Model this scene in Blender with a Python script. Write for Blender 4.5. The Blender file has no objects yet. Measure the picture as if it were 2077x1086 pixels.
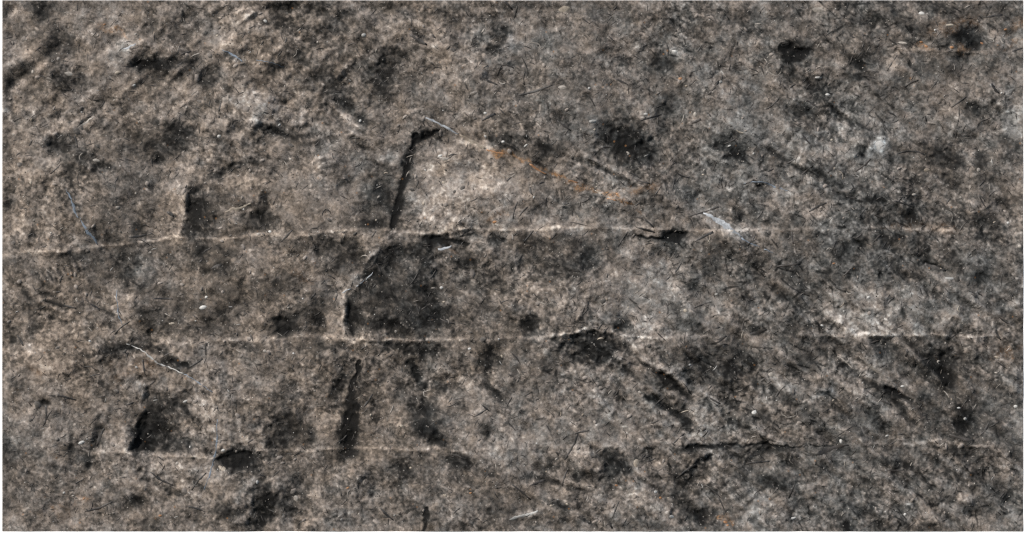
import bpy, math, random
import numpy as np

# ------------------------------------------------------------------ camera, world, light, exposure
S = bpy.context.scene
COL = S.collection
W, HGT = 2077.0, 1086.0            # the face is laid out in millimetres: 2.077 m x 1.086 m
BASE = 1.0                         # height of the lower edge of the view above z = 0
FOCAL = 85.0
DIST = 2.077 * FOCAL / 36.0

cam_d = bpy.data.cameras.new("camera")
cam_d.lens = FOCAL
cam_d.sensor_width = 36.0
cam_d.clip_end = 100.0
cam = bpy.data.objects.new("camera", cam_d)
COL.objects.link(cam)
cam.location = (0.0, -DIST, BASE + HGT / 2000.0)
cam.rotation_euler = (math.radians(90), 0, 0)
S.camera = cam

SUN_TO = np.array([-0.60, -0.50, 0.62])      # direction towards the sun: upper left, in front of the face
SUN_TO = SUN_TO / np.linalg.norm(SUN_TO)
elev = math.asin(SUN_TO[2])
world = bpy.data.worlds.new("World")
S.world = world
world.use_nodes = True
wn = world.node_tree
wn.nodes.clear()
sky = wn.nodes.new("ShaderNodeTexSky")
sky.sky_type = 'NISHITA'
sky.sun_disc = False
sky.sun_elevation = elev
sky.sun_rotation = math.atan2(SUN_TO[0], SUN_TO[1])
bg = wn.nodes.new("ShaderNodeBackground")
bg.inputs['Strength'].default_value = 0.10
wo = wn.nodes.new("ShaderNodeOutputWorld")
wn.links.new(sky.outputs[0], bg.inputs['Color'])
wn.links.new(bg.outputs[0], wo.inputs['Surface'])

sd = bpy.data.lights.new("sun", 'SUN')
sd.energy = 5.0
sd.angle = math.radians(4.0)
sd.color = (1.0, 0.93, 0.86)
sun = bpy.data.objects.new("sun", sd)
COL.objects.link(sun)
from mathutils import Vector
sun.rotation_euler = Vector(SUN_TO).to_track_quat('Z', 'Y').to_euler()
sun.location = (-3, -3, 5)

S.view_settings.view_transform = 'Standard'
S.view_settings.look = 'None'
S.view_settings.exposure = 0.80
S.view_settings.gamma = 1.0
S.view_settings.use_curve_mapping = False
S.cycles.use_denoising = False          # the denoiser smears the grain of the stone
S.cycles.max_bounces = 4
S.cycles.filter_width = 1.4

# ------------------------------------------------------------------ the slab's face as a relief
X0, X1, Y0, Y1 = 4.6, 2075.4, 0.7, 1078.2      # outline of the slab on the face, millimetres from the top left
STEP = 1.6
nx = int(round((X1 - X0) / STEP)) + 1
ny = int(round((Y1 - Y0) / STEP)) + 1
gx = np.linspace(X0, X1, nx)
gy = np.linspace(Y0, Y1, ny)
dx, dy = gx[1] - gx[0], gy[1] - gy[0]
rng = np.random.default_rng(11)
random.seed(5)
_fy = np.fft.fftfreq(ny, dy)[:, None]
_fx = np.fft.rfftfreq(nx, dx)[None, :]


def noise(s, sy=None, ang=0.0):
    """gaussian-filtered white noise, unit variance; s = size in mm, optionally stretched"""
    sy = s if sy is None else sy
    c, n = math.cos(math.radians(ang)), math.sin(math.radians(ang))
    fu = _fx * c + _fy * n
    fv = -_fx * n + _fy * c
    f = np.fft.rfft2(rng.standard_normal((ny, nx)))
    f *= np.exp(-2 * (math.pi ** 2) * ((s * fu) ** 2 + (sy * fv) ** 2))
    r = np.fft.irfft2(f, s=(ny, nx))
    return (r - r.mean()) / r.std()


def smooth(a, b, v):
    t = np.clip((v - a) / (b - a), 0, 1)
    return t * t * (3 - 2 * t)


PX, PY = np.meshgrid(gx, gy)
# everything placed by hand is read through a gently warped position, so its edges wander like broken stone
UX = PX + 5.0 * noise(14) + 3.2 * noise(5) + 1.6 * noise(2.4)
UY = PY + 4.0 * noise(14) + 3.0 * noise(5) + 1.6 * noise(2.4)
LX = PX + 1.8 * noise(14) + 0.6 * noise(3)
LY = PY + 1.6 * noise(14) + 0.6 * noise(3)

H = np.zeros((ny, nx))         # relief, mm towards the viewer
T = np.zeros((ny, nx))         # tone: + pale lime, - dark shale and shade painted into the recesses
WM = np.zeros((ny, nx))        # hue: + tan / pink, - grey
RU = np.zeros((ny, nx))        # iron
BL = np.zeros((ny, nx))        # bluish calcite


def win(x, y, r):
    i0 = max(0, int((x - r - X0) / dx)); i1 = min(nx, int((x + r - X0) / dx) + 2)
    j0 = max(0, int((y - r - Y0) / dy)); j1 = min(ny, int((y + r - Y0) / dy) + 2)
    return slice(j0, j1), slice(i0, i1)


EDGE = noise(7) * 0.5 + noise(3.2) * 0.45


def blob(x, y, rx, ry, ang=0.0, soft=0.72):
    w = win(x, y, max(rx, ry) * 1.9 + 24)
    a = math.radians(ang)
    kw = min(1.0, 0.15 + min(rx, ry) / 32.0)
    ux, uy = PX[w] + kw * (UX[w] - PX[w]) - x, PY[w] + kw * (UY[w] - PY[w]) - y
    u = (ux * math.cos(a) + uy * math.sin(a)) / rx
    v = (-ux * math.sin(a) + uy * math.cos(a)) / ry
    d = np.sqrt(u * u + v * v) + 0.20 * EDGE[w]
    return w, 1 - smooth(1 - soft, 1 + soft, d)


def line_field(pts, r, wx=None, wy=None):
    """distance, signed side and running length fraction for a polyline, in its window"""
    p = np.array(pts, float)
    x0, y0 = p.min(0); x1, y1 = p.max(0)
    i0 = max(0, int((x0 - r - X0) / dx)); i1 = min(nx, int((x1 + r - X0) / dx) + 2)
    j0 = max(0, int((y0 - r - Y0) / dy)); j1 = min(ny, int((y1 + r - Y0) / dy) + 2)
    w = (slice(j0, j1), slice(i0, i1))
    ux, uy = (LX if wx is None else wx)[w], (LY if wy is None else wy)[w]
    best = np.full(ux.shape, 1e9); side = np.zeros(ux.shape); frac = np.zeros(ux.shape)
    seg = np.hypot(*np.diff(p, axis=0).T); tot = seg.sum(); acc = 0
    for k in range(len(p) - 1):
        e = p[k + 1] - p[k]
        t = ((ux - p[k, 0]) * e[0] + (uy - p[k, 1]) * e[1]) / (e @ e)
        tc = np.clip(t, 0, 1)
        d = np.hypot(ux - p[k, 0] - tc * e[0], uy - p[k, 1] - tc * e[1])
        s = np.sign(e[0] * (uy - p[k, 1]) - e[1] * (ux - p[k, 0]))     # + = right of travel (image y runs down)
        m = d < best
        best[m] = d[m]; side[m] = s[m]; frac[m] = ((acc + tc * seg[k]) / tot)[m]
        acc += seg[k]
    return w, best, side, frac


def poly(pts, soft_out):
    p = pts + [pts[0]]
    w, d, s, f = line_field(p, soft_out * 3, UX * .4 + PX * .6, UY * .4 + PY * .6)
    ux, uy = (UX * .4 + PX * .6)[w], (UY * .4 + PY * .6)[w]
    ins = np.zeros(ux.shape, bool)
    for (xa, ya), (xb, yb) in zip(p[:-1], p[1:]):
        if ya == yb: continue
        ins ^= ((ya > uy) != (yb > uy)) & (ux < (xb - xa) * (uy - ya) / (yb - ya) + xa)
    return w, np.where(ins, d, -d)


# --- general roughness of the broken face
n90, n40, n20, n10, n5, n2 = noise(90), noise(38), noise(17), noise(8), noise(4), noise(2)
H += 3.0 * n90 + 3.1 * n40 + 2.2 * n20 + 0.62 * n10 + 0.36 * n5 + 0.12 * n2
# drag grooves: down to the right on the right, rising to the right at the upper left
wr = smooth(1000, 1500, PX + 0.4 * (PY - 500)) * (0.45 + 0.55 * smooth(420, 700, PY))
wl = (1 - smooth(500, 1000, PX)) * (1 - smooth(150, 420, PY))
fr, fl, fa = noise(34, 5.5, 36), noise(30, 6, -42), noise(26, 7, 20)
fq = noise(20, 3.6, 42)
H += (1.7 * fr + 0.75 * fq) * wr + 1.5 * fl * wl + 0.8 * fa
T += (0.045 * fr + 0.04 * fq) * wr + 0.04 * fl * wl
# --- packed grains of the rock: pale ones stand proud, dark ones sit low
G1, G2, G3 = noise(1.9), noise(3.4), noise(6.5)
grainy = 0.40 + 0.85 * smooth(-1.2, 1.2, noise(50))
T += grainy * (0.070 * np.tanh(1.8 * G1) + 0.045 * np.tanh(1.6 * G2) + 0.026 * np.tanh(1.5 * G3))
H += grainy * (0.17 * G1 + 0.26 * G2 + 0.28 * G3)
# --- mineral clouds
T += 0.03 * noise(70) + 0.025 * noise(24) + 0.03 * noise(11) + 0.02 * noise(5.5) + 0.03 * noise(20, 6, 30)
c1 = noise(9) + 0.5 * noise(4)
T -= 0.09 * smooth(0.9, 2.3, c1)
c3 = noise(13) + 0.45 * noise(5)
T -= 0.07 * smooth(0.8, 2.0, c3)
H -= 1.0 * smooth(0.8, 2.0, c3)
c2 = noise(3.4)
T -= 0.15 * smooth(1.3, 2.3, c2)
patch = smooth(-1.0, 1.0, noise(45))
T -= (0.03 + 0.10 * patch) * smooth(1.1, 2.0, noise(5.2) + 0.3 * noise(2))
T += (0.03 + 0.07 * (1 - patch)) * smooth(1.0, 2.0, noise(4.2) + 0.3 * noise(2))
# slivers of shell and shale cut across, lying every way
for ang in (-62, -38, -12, 14, 32, 50, 80):
    T -= (0.09 + 0.14 * patch) * (0.6 + 0.6 * smooth(700, 1500, PX)) * smooth(2.0, 2.7, noise(8.5, 1.7, ang))
    T += 0.17 * smooth(2.1, 2.9, noise(5.0, 1.5, ang + 20))
T += 0.05 * smooth(1.0, 2.2, noise(5))
WM += 0.25 * noise(60) + 0.25 * noise(15) + 0.3 * noise(6)
WM += 0.50 - 0.95 * smooth(500, 1900, PX + 0.25 * PY)
T += 0.035 - 0.06 * smooth(900, 2000, PX)

# --- dark hollows, stain and shade both painted into the tone: x, y, rx, ry, turn, strength
DARK = [
 (330,128,62,10,-5,.6),(303,131,24,14,0,.7),(150,160,34,22,0,.5),(78,20,18,24,0,.5),(120,82,40,30,0,.45),(338,156,38,18,0,.5),
 (419,157,26,22,0,.65),(468,113,9,7,0,.8),(504,80,22,30,0,.4),(630,18,66,14,0,.45),(590,50,34,14,25,.5),(470,186,20,12,0,.4),
 (628,152,28,16,20,.5),(668,184,22,26,0,.6),(702,212,26,12,45,.7),(735,241,11,11,0,1.0),(775,158,27,40,8,1.1),(806,108,20,10,20,.5),
 (163,327,38,28,0,.75),(115,292,24,20,0,.7),(361,266,34,18,0,.8),(342,298,32,30,0,.5),(319,322,7,9,0,.8),(455,348,42,8,-27,.7),
 (575,275,40,12,15,.6),(440,285,12,24,0,.45),(520,335,34,18,0,.35),(40,150,24,16,0,.4),(20,165,16,14,0,.5),
 (1020,66,18,10,0,1.0),(1000,100,20,9,0,.9),(1275,125,17,12,0,.8),(1346,126,24,18,0,.8),(1256,286,40,38,20,1.2),(1300,306,34,18,30,.6),
 (1350,225,28,34,0,.4),(1024,290,40,15,5,.6),(1108,302,30,20,0,.45),(1132,242,18,14,0,.5),(850,70,18,6,40,.7),(930,130,30,6,-10,.4),
 (1605,110,30,15,5,1.1),(1600,138,15,22,0,.7),(1745,124,24,20,0,1.1),(1745,157,10,6,0,.9),(1965,74,34,20,0,.95),(1980,94,18,10,0,.7),
 (1625,226,22,17,-15,.85),(1740,246,14,10,0,.6),(1755,305,10,16,0,1.0),(1928,322,34,30,0,1.05),(1990,325,11,17,0,.9),(1976,226,24,18,0,.6),
 (1480,298,38,22,10,.75),(1500,322,26,10,30,.7),(1662,345,30,18,0,.6),(1660,185,30,10,35,.5),(1715,12,24,10,0,.5),(1910,25,20,14,20,.5),
 (1560,35,30,10,0,.4),(1850,60,24,10,20,.45),(1375,40,30,16,0,.3),(1440,215,30,10,20,.4),
 (535,403,8,13,-10,1.0),(541,444,33,28,0,.95),(404,440,24,40,-8,.9),(392,384,16,6,0,.8),(281,456,13,20,0,.55),(68,478,7,19,12,.75),(14,392,22,40,0,.45),
 (20,546,34,18,0,.5),(150,525,20,14,0,.5),(260,556,26,26,0,.8),(420,510,38,22,15,.65),(443,546,26,9,-20,.65),(582,662,22,26,0,1.6),
 (645,650,13,32,12,.65),(482,640,8,8,0,.6),(702,520,42,32,0,.55),(620,500,60,16,0,.35),(370,652,90,32,0,.32),(70,650,40,28,0,.45),(24,682,8,20,10,.6),
 (500,706,30,8,8,.6),(640,702,26,16,0,.5),(226,716,18,18,0,.8),(352,736,26,10,10,.85),(290,704,50,10,8,.45),(330,585,50,20,0,.3),
 (762,398,26,40,14,.6),(750,456,32,11,-6,.85),(880,494,22,12,0,.7),(1005,490,12,10,0,.7),(1022,488,6,4,0,1.0),(958,526,15,11,0,.6),
 (1360,479,34,13,-8,.95),(1198,530,24,24,0,.6),(1125,522,76,48,0,.5),(720,636,18,42,4,.5),(800,590,90,80,0,.36),(850,640,50,44,0,.34),(785,656,24,14,0,.6),
 (1075,656,15,24,0,.8),(1262,662,17,14,20,1.0),(1206,706,44,30,8,1.25),(990,722,32,18,0,.5),(846,706,62,10,3,.8),(905,648,26,20,0,.45),(820,520,40,30,0,.4),
 (1500,441,10,15,0,.85),(1615,440,12,12,0,.55),(1850,440,22,17,0,.8),(1690,394,44,8,14,.5),(1772,408,20,6,5,.7),(1735,500,26,20,0,.45),(1808,480,22,9,0,.7),
 (1866,511,4,10,0,1.0),(1896,541,24,4,20,.95),(1985,566,8,15,0,.7),(1720,560,6,8,0,.7),(1660,580,14,8,0,.5),(1415,640,11,18,0,.7),(1605,656,15,12,0,.5),
 (1840,640,9,18,0,.45),(1890,622,14,22,0,.5),(1530,600,120,60,0,.2),(1470,722,52,30,0,.5),(1785,704,44,16,8,.6),(1445,560,40,50,0,.2),
 (322,846,46,46,-10,.95),(290,893,26,24,-25,1.0),(360,902,44,16,0,.5),(482,935,42,22,0,1.3),(533,1032,22,46,0,1.2),(466,1036,19,24,0,.85),(145,900,6,30,0,.65),
 (194,898,7,28,15,.8),(175,946,7,6,0,1.0),(14,905,22,40,0,.8),(570,880,28,28,0,.8),(690,788,13,30,10,.7),(579,800,20,30,20,.5),(603,990,22,24,0,.5),
 (587,1020,14,16,0,.7),(90,816,12,6,0,.7),(235,885,8,12,0,.7),(630,880,12,30,0,.4),(395,985,30,6,30,.5),(270,1020,60,12,-5,.35),(50,970,30,40,0,.3),
 (702,764,17,30,12,.6),(842,758,13,30,-25,.85),(890,778,9,14,-30,.7),(866,846,26,42,-20,1.0),(892,888,30,12,40,.85),(985,756,13,28,-10,.65),(1004,800,28,9,35,.6),
 (985,880,9,15,20,.8),(1058,838,6,5,0,.9),(935,936,26,14,0,.85),(990,957,28,9,10,.6),(1105,940,22,22,0,.85),(1182,966,30,10,5,.6),(1246,946,33,24,25,1.35),
 (1140,1026,30,7,14,.8),(1376,970,14,18,0,.5),(1330,815,40,12,35,.4),(1390,850,36,10,38,.5),(1190,724,44,12,5,.5),(1360,775,50,18,0,.4),(820,950,40,20,0,.35),
 (1450,756,52,34,10,.6),(1490,745,24,16,0,.5),(1670,797,12,5,5,.95),(1910,742,38,30,10,1.1),(1924,772,14,16,0,.8),(1960,850,24,24,0,.6),(1950,866,12,10,0,.8),
 (1818,800,26,6,35,.85),(1780,850,28,12,45,.7),(1520,856,20,20,0,.55),(1415,908,42,8,-4,.95),(1490,906,44,6,0,.5),(1590,907,16,8,0,.95),(1545,918,18,10,0,.6),
 (1572,978,28,16,20,.75),(1430,1050,28,14,-20,.7),(1530,1055,7,7,0,.9),(1718,1066,18,12,0,.8),(1810,940,30,13,10,.6),(1388,850,12,30,-20,.5),(1480,860,16,40,0,.4),
 (1900,936,8,16,0,.5),(2060,930,12,20,0,.5),(1620,760,30,8,40,.5),(1640,735,40,10,20,.4),(540,200,12,8,0,.4),(1985,1030,30,14,-20,.4),
]
for (x, y, rx, ry, a, s) in DARK:
    w, m = blob(x, y, rx, ry, a)
    H[w] -= m * s * min(5.0, 0.12 * min(rx, ry) + 1.4)
    T[w] -= (0.31 if min(rx, ry) > 24 else 0.38) * s * m * (1 + 0.25 * EDGE[w])
    WM[w] -= 0.5 * s * m

# --- pale lime patches: x, y, rx, ry, turn, strength, hue
PALE = [
 (520,215,44,30,20,2.5,-.3),(545,112,60,50,0,.4,.6),(490,50,60,14,-50,.4,.3),(230,250,60,26,-10,.4,.5),(255,100,14,11,-30,.8,-.8),(910,150,100,60,0,.35,.3),
 (26,468,20,24,0,.7,.6),(56,472,16,16,0,.5,.6),(344,410,26,64,8,.65,.6),(358,474,14,14,0,.9,.5),(870,400,44,60,0,.55,.3),(960,385,60,40,0,.4,.2),
 (1450,90,66,50,20,.5,-.2),(1540,160,60,30,0,.3,-.2),(1880,102,64,9,4,.7,.8),(2050,240,22,36,0,.6,-.6),(1640,300,80,46,0,.4,-.3),(1780,630,120,44,0,.5,-.2),
 (1690,610,26,40,-20,.5,.2),(1855,638,9,40,0,.7,-.2),(110,700,60,36,0,.45,.4),(110,640,60,30,20,.4,.2),(258,640,20,44,0,.6,.9),(560,640,50,40,0,.45,.7),
 (445,860,40,50,10,.5,.7),(400,943,62,12,0,.55,.6),(80,790,90,60,0,.3,.5),(240,872,28,34,0,.5,.3),(678,640,20,46,5,.55,.5),(764,500,26,24,0,.55,.3),
 (1310,548,56,60,0,.45,.2),(1240,630,70,30,0,.45,.2),(910,585,9,60,5,.45,.3),(970,870,50,60,0,.4,.4),(1080,872,50,50,0,.45,.3),(1150,682,28,10,0,.7,.3),
 (1064,1045,30,8,-12,1.2,-.6),(1600,862,56,36,0,.5,.5),(1820,866,60,30,10,.4,.4),(1740,780,60,26,20,.45,.2),(1415,795,40,60,-35,.45,.1),(1720,1010,220,56,0,.22,-1.2),
 (1783,295,17,16,0,2.3,-.9),(300,880,20,24,30,.3,.2),(970,810,30,40,0,.4,.3),(440,500,30,12,0,.4,.3),(570,525,40,24,10,.45,.4),(160,380,60,40,0,.35,.4),
 (1180,345,60,30,10,.35,.5),(1240,380,70,30,20,.35,.9),(660,350,50,40,0,.35,.3),(880,80,60,40,0,.3,.5),(1560,420,60,30,0,.35,.4),(60,240,30,60,0,.3,.4),
 (150,255,40,5,-42,.8,.4),(718,580,34,9,-52,.7,.4),(697,640,8,40,0,.8,.4),(372,420,7,50,8,.7,.5),(1345,420,10,40,0,.3,.3),(1500,470,60,8,0,.3,.6),(1760,680,120,7,0,.4,-.2),(640,870,40,30,0,.4,.6),(1190,830,60,40,0,.4,.3),(1300,940,16,24,0,.5,.6),(1190,905,30,20,0,.4,.5),(1690,350,60,16,0,.3,-.3),
 (2045,650,24,40,0,.3,-.4),(1550,250,50,30,0,.3,.2),(130,450,40,20,0,.35,.5),(1420,180,50,40,0,.3,-.2),(320,230,60,24,0,.3,.4),(1900,640,60,30,0,.35,-.6),
 (200,150,30,40,20,.35,.3),(760,280,40,14,0,.4,.5),(740,330,30,50,10,.4,.4),(1130,120,40,20,0,.25,.2),(620,420,50,30,0,.35,.3),(690,860,20,60,0,.4,.4),(760,850,40,60,0,.35,.3),
]
for (x, y, rx, ry, a, s, h) in PALE:
    w, m = blob(x, y, rx, ry, a, 0.75)
    H[w] += 1.6 * s * m
    T[w] += 0.14 * s * m
    WM[w] += h * s * m

# --- courses of stone: seams that stand up as thin lime ridges (y by x), used for the blocks too
SEAM = {
 'top': [(0,121),(250,128),(420,126),(570,130),(760,118),(1000,112),(1300,104),(1600,96),(1830,100),(2077,112)],
 'up': [(0,262),(300,254),(560,262),(760,262),(850,262),(900,268),(1050,280),(1220,262),(1440,276),(1600,272),(1800,268),(2077,262)],
 'mid': [(0,520),(60,513),(130,506),(200,500),(260,495),(330,486),(370,483),(440,488),(520,480),(600,477),(680,472),(750,467),(800,470),(860,473),(960,468),(1060,465),
         (1160,463),(1250,463),(1340,467),(1400,468),(1500,468),(1580,465),(1700,466),(1800,462),(1880,466),(1960,470),(2077,471)],
 'low': [(0,704),(140,700),(260,698),(340,702),(420,694),(480,690),(560,688),(640,684),(720,685),(800,690),(900,690),(1000,688),(1080,685),(1160,679),(1190,671),(1230,671),(1265,681),
         (1350,683),(1500,683),(1690,682),(1800,680),(1900,680),(2030,683),(2077,684)],
 'foot': [(0,930),(120,924),(215,920),(270,920),(340,924),(420,925),(500,915),(560,915),(640,915),(700,912),(800,912),(900,912),(960,914),(1100,906),(1250,905),(1400,905),(1500,903),
          (1600,903),(1700,903),(1850,900),(1910,896),(2000,903),(2077,905)],
}


def strength(profile):
    xs, vs = zip(*profile)
    return np.interp(PX, xs, vs)


def ridge(pts, width, height, tone, prof, hue=0.4, under=0.0):
    w, d, s, f = line_field(pts, 90)
    k = strength(prof)[w] * (0.85 + 0.15 * EDGE[w] + 0.12 * c2[w])
    k = np.clip(k, 0, 1.4)
    g = np.exp(-(d / width) ** 2)
    H[w] += height * g * k
    T[w] += tone * g * k
    WM[w] += hue * g * k
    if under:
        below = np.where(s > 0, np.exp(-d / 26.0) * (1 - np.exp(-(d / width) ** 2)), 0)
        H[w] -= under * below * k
        T[w] -= 0.10 * below * k  # shade on the ridge's lower side, painted into the tone


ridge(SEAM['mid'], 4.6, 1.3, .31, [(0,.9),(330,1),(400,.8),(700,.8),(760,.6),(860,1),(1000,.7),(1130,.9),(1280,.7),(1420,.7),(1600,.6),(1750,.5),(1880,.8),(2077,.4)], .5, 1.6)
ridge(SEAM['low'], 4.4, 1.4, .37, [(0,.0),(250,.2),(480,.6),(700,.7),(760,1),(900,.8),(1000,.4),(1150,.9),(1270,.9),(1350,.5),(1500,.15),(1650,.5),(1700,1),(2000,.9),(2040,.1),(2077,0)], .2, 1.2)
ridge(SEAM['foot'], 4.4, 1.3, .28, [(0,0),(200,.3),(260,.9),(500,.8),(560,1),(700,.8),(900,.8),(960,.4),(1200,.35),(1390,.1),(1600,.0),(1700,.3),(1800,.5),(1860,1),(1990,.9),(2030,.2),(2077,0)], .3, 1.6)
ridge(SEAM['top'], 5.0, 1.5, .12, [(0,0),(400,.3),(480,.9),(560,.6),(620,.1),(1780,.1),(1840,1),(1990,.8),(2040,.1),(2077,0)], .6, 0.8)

# --- scarps: sharp steps, high on one side, falling away on the other: points, side that is low, depth, reach, shade painted into the tone
SCARP = [
 ([(386,372),(378,410),(372,445),(364,486)], -1, 5.5, 46, .10),
 ([(838,282),(822,330),(808,390),(793,464)], -1, 7.0, 15, .28),
 ([(893,266),(862,272),(838,284)], -1, 5.0, 10, .26),
 ([(790,486),(760,530),(733,570),(710,605),(704,640),(712,676)], -1, 5.0, 60, .08),
 ([(722,742),(720,790),(716,830),(694,914)], -1, 7.5, 15, .26),
 ([(300,790),(292,850),(268,916)], -1, 6.0, 40, .12),
 ([(866,480),(900,484),(950,490)], 1, 5.0, 12, .24),
 ([(1160,682),(1180,672),(1208,669),(1240,678),(1268,684)], 1, 5.0, 40, .10),
 ([(1340,486),(1346,478),(1366,470),(1400,468)], 1, 5.0, 18, .22),
 ([(1290,478),(1318,482),(1346,488)], 1, 3.0, 6, .25),
 ([(444,930),(452,918),(480,913),(520,917)], 1, 4.5, 30, .10),
 ([(445,105),(490,52),(520,22)], 1, 3.0, 24, .02),
 ([(1372,972),(1400,950),(1440,922)], -1, 3.5, 10, .20),
 ([(868,1028),(864,1050),(858,1078)], -1, 4.5, 9, .24),
 ([(275,122),(300,120),(390,116)], 1, 3.5, 12, .12),
 ([(1580,98),(1620,96),(1640,112)], 1, 4.0, 20, .05),
 ([(1042,474),(1048,520),(1054,566)], -1, 2.2, 60, .02),
 ([(1656,590),(1668,620),(1690,660)], 1, 2.6, 50, .03),
 ([(515,928),(512,980),(512,1040)], -1, 3.5, 24, .05),
]
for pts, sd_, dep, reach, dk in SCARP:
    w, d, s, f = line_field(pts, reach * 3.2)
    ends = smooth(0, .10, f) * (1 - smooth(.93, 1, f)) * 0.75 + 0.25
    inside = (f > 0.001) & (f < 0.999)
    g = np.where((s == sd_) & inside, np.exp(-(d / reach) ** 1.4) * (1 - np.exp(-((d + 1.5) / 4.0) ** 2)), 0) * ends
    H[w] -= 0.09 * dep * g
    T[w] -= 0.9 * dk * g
    g2 = np.where((s != sd_) & inside, np.exp(-(d / 6.0) ** 2), 0) * ends
    H[w] += 0.5 * g2
    T[w] += 0.07 * g2

# --- whole faces that sit lower and darker or higher and paler: outline, tone, height, edge softness, light painted as a pale rim on the lit side
AREA = [
 ([(795,490),(762,530),(736,570),(712,606),(706,650),(716,680),(800,684),(880,684),(900,640),(880,590),(905,530),(945,494)], -.10, -.9, 16, .16),
 ([(1050,478),(1300,480),(1250,520),(1215,580),(1140,590),(1062,562)], -.12, -1.2, 10, .05),
 ([(285,600),(480,585),(640,520),(600,600),(490,640),(480,688),(280,690)], -.08, -1.0, 18, .03),
 ([(640,492),(720,484),(750,500),(745,535),(700,560),(640,548)], -.13, -1.2, 10, .08),
 ([(300,790),(385,800),(405,860),(400,914),(270,916),(290,860)], -.10, -1.4, 12, .08),
 ([(548,850),(600,838),(640,862),(642,912),(545,912)], -.12, -1.2, 10, .07),
 ([(330,375),(382,372),(372,440),(362,482),(318,484),(320,430)], .08, .6, 10, .0),
 ([(385,385),(560,378),(580,440),(560,474),(372,484)], -.07, -.5, 12, .04),
 ([(1680,580),(1900,560),(2020,590),(2030,676),(1690,676)], .12, 1.0, 24, .0),
 ([(1440,925),(1560,920),(1560,1000),(1480,1076),(1360,1076),(1380,980)], -.07, -1.0, 14, .04),
 ([(1360,690),(1530,690),(1560,760),(1500,820),(1400,800)], -.09, -1.0, 26, .0),
 ([(840,500),(1000,478),(1040,500),(1040,600),(960,660),(860,660)], -.12, -.8, 20, .0),
 ([(1720,690),(1830,690),(1990,720),(2010,820),(1900,860),(1850,760)], -.07, -.8, 26, .0),
 ([(850,300),(1000,310),(1060,400),(1040,460),(810,462),(830,380)], .07, .8, 14, .0),
 ([(90,270),(210,240),(250,320),(200,370),(110,360)], -.05, -.8, 18, .05),
 ([(400,930),(440,930),(430,1000),(330,990),(240,940)], .06, .5, 16, .0),
 ([(460,30),(520,20),(455,110),(400,120)], .07, 1.2, 8, .0),
 ([(1560,250),(1700,200),(1820,260),(1800,330),(1640,350)], .04, .6, 24, .0),
 ([(560,240),(760,250),(800,330),(700,400),(600,330)], -.05, -.6, 26, .0),
]
for pts, tn, hh, sf, rimv in AREA:
    w, d = poly(pts, sf)
    m = smooth(-sf, sf, d)
    T[w] += tn * m
    H[w] += 1.8 * hh * m
    if rimv:
        lit = smooth(0, 1, np.clip(((np.mean([q[0] for q in pts]) - PX[w]) + .5 * (np.mean([q[1] for q in pts]) - PY[w])) / 60.0, 0, 1))
        g = np.exp(-((d + sf * .9) / 7.0) ** 2) * lit
        T[w] += rimv * 1.3 * g
        H[w] += 0.5 * g

# --- dark clefts, their shade painted into the tone: points, width along it, strength
BAND = [([(842,274),(834,300),(822,335),(810,390),(803,425),(795,464)],[8,15,17,20,22,12],1.0),([(898,266),(870,271),(842,284)],[5,11,15],.9),
 ([(722,738),(720,780),(716,830),(709,870),(700,914)],[6,12,22,36,34],1.3),([(866,484),(890,485),(918,488),(952,491)],[14,12,9,4],.9),([(278,129),(300,132),(340,128),(398,120)],[10,18,14,8],.25),
 ([(708,604),(708,640),(720,674)],[8,18,12],.3),([(292,838),(284,880),(272,914)],[10,26,16],.8),([(1336,487),(1360,480),(1400,472)],[10,24,10],.8),
 ([(868,1030),(864,1050),(859,1078)],[5,10,8],.9),([(1372,972),(1400,950),(1442,924)],[3,8,10],.8),([(1392,907),(1440,905),(1500,904),(1600,904),(1704,904)],[9,6,4,4,2],.6),
 ([(1160,684),(1200,672),(1262,682)],[6,9,6],.5),([(446,932),(470,918),(522,918)],[8,14,6],.6),([(730,566),(748,540),(778,500)],[8,8,6],.4),([(1580,100),(1610,104),(1640,104)],[10,20,12],.7),
 ([(1290,786),(1330,815),(1372,842),(1420,870)],[8,12,14,12],.35),([(836,735),(846,768),(866,786)],[10,14,8],.35),([(900,470),(960,478)],[3,4],.5),([(1290,478),(1318,482),(1346,488)],[3,5,6],.8),
 ([(1640,336),(1690,362),(1740,396)],[10,14,8],.25),([(985,740),(985,780),(1012,812)],[8,12,10],.25),([(210,716),(260,702),(330,712),(380,740)],[10,12,10,8],.5),([(1800,786),(1822,800),(1846,812)],[6,10,5],.7)]
for pts, wds, st in BAND:
    w, d, s, f = line_field(pts, max(wds) * 2.5 + 10, UX * .5 + PX * .5, UY * .5 + PY * .5)
    hw = np.interp(f, np.linspace(0, 1, len(wds)), wds) / 2
    e = d / hw + 0.16 * EDGE[w]
    g = 1 - smooth(.30, 1.75, e)
    H[w] -= 2.0 * st * g
    T[w] -= 0.50 * st * g
    WM[w] -= 0.4 * g

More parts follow.
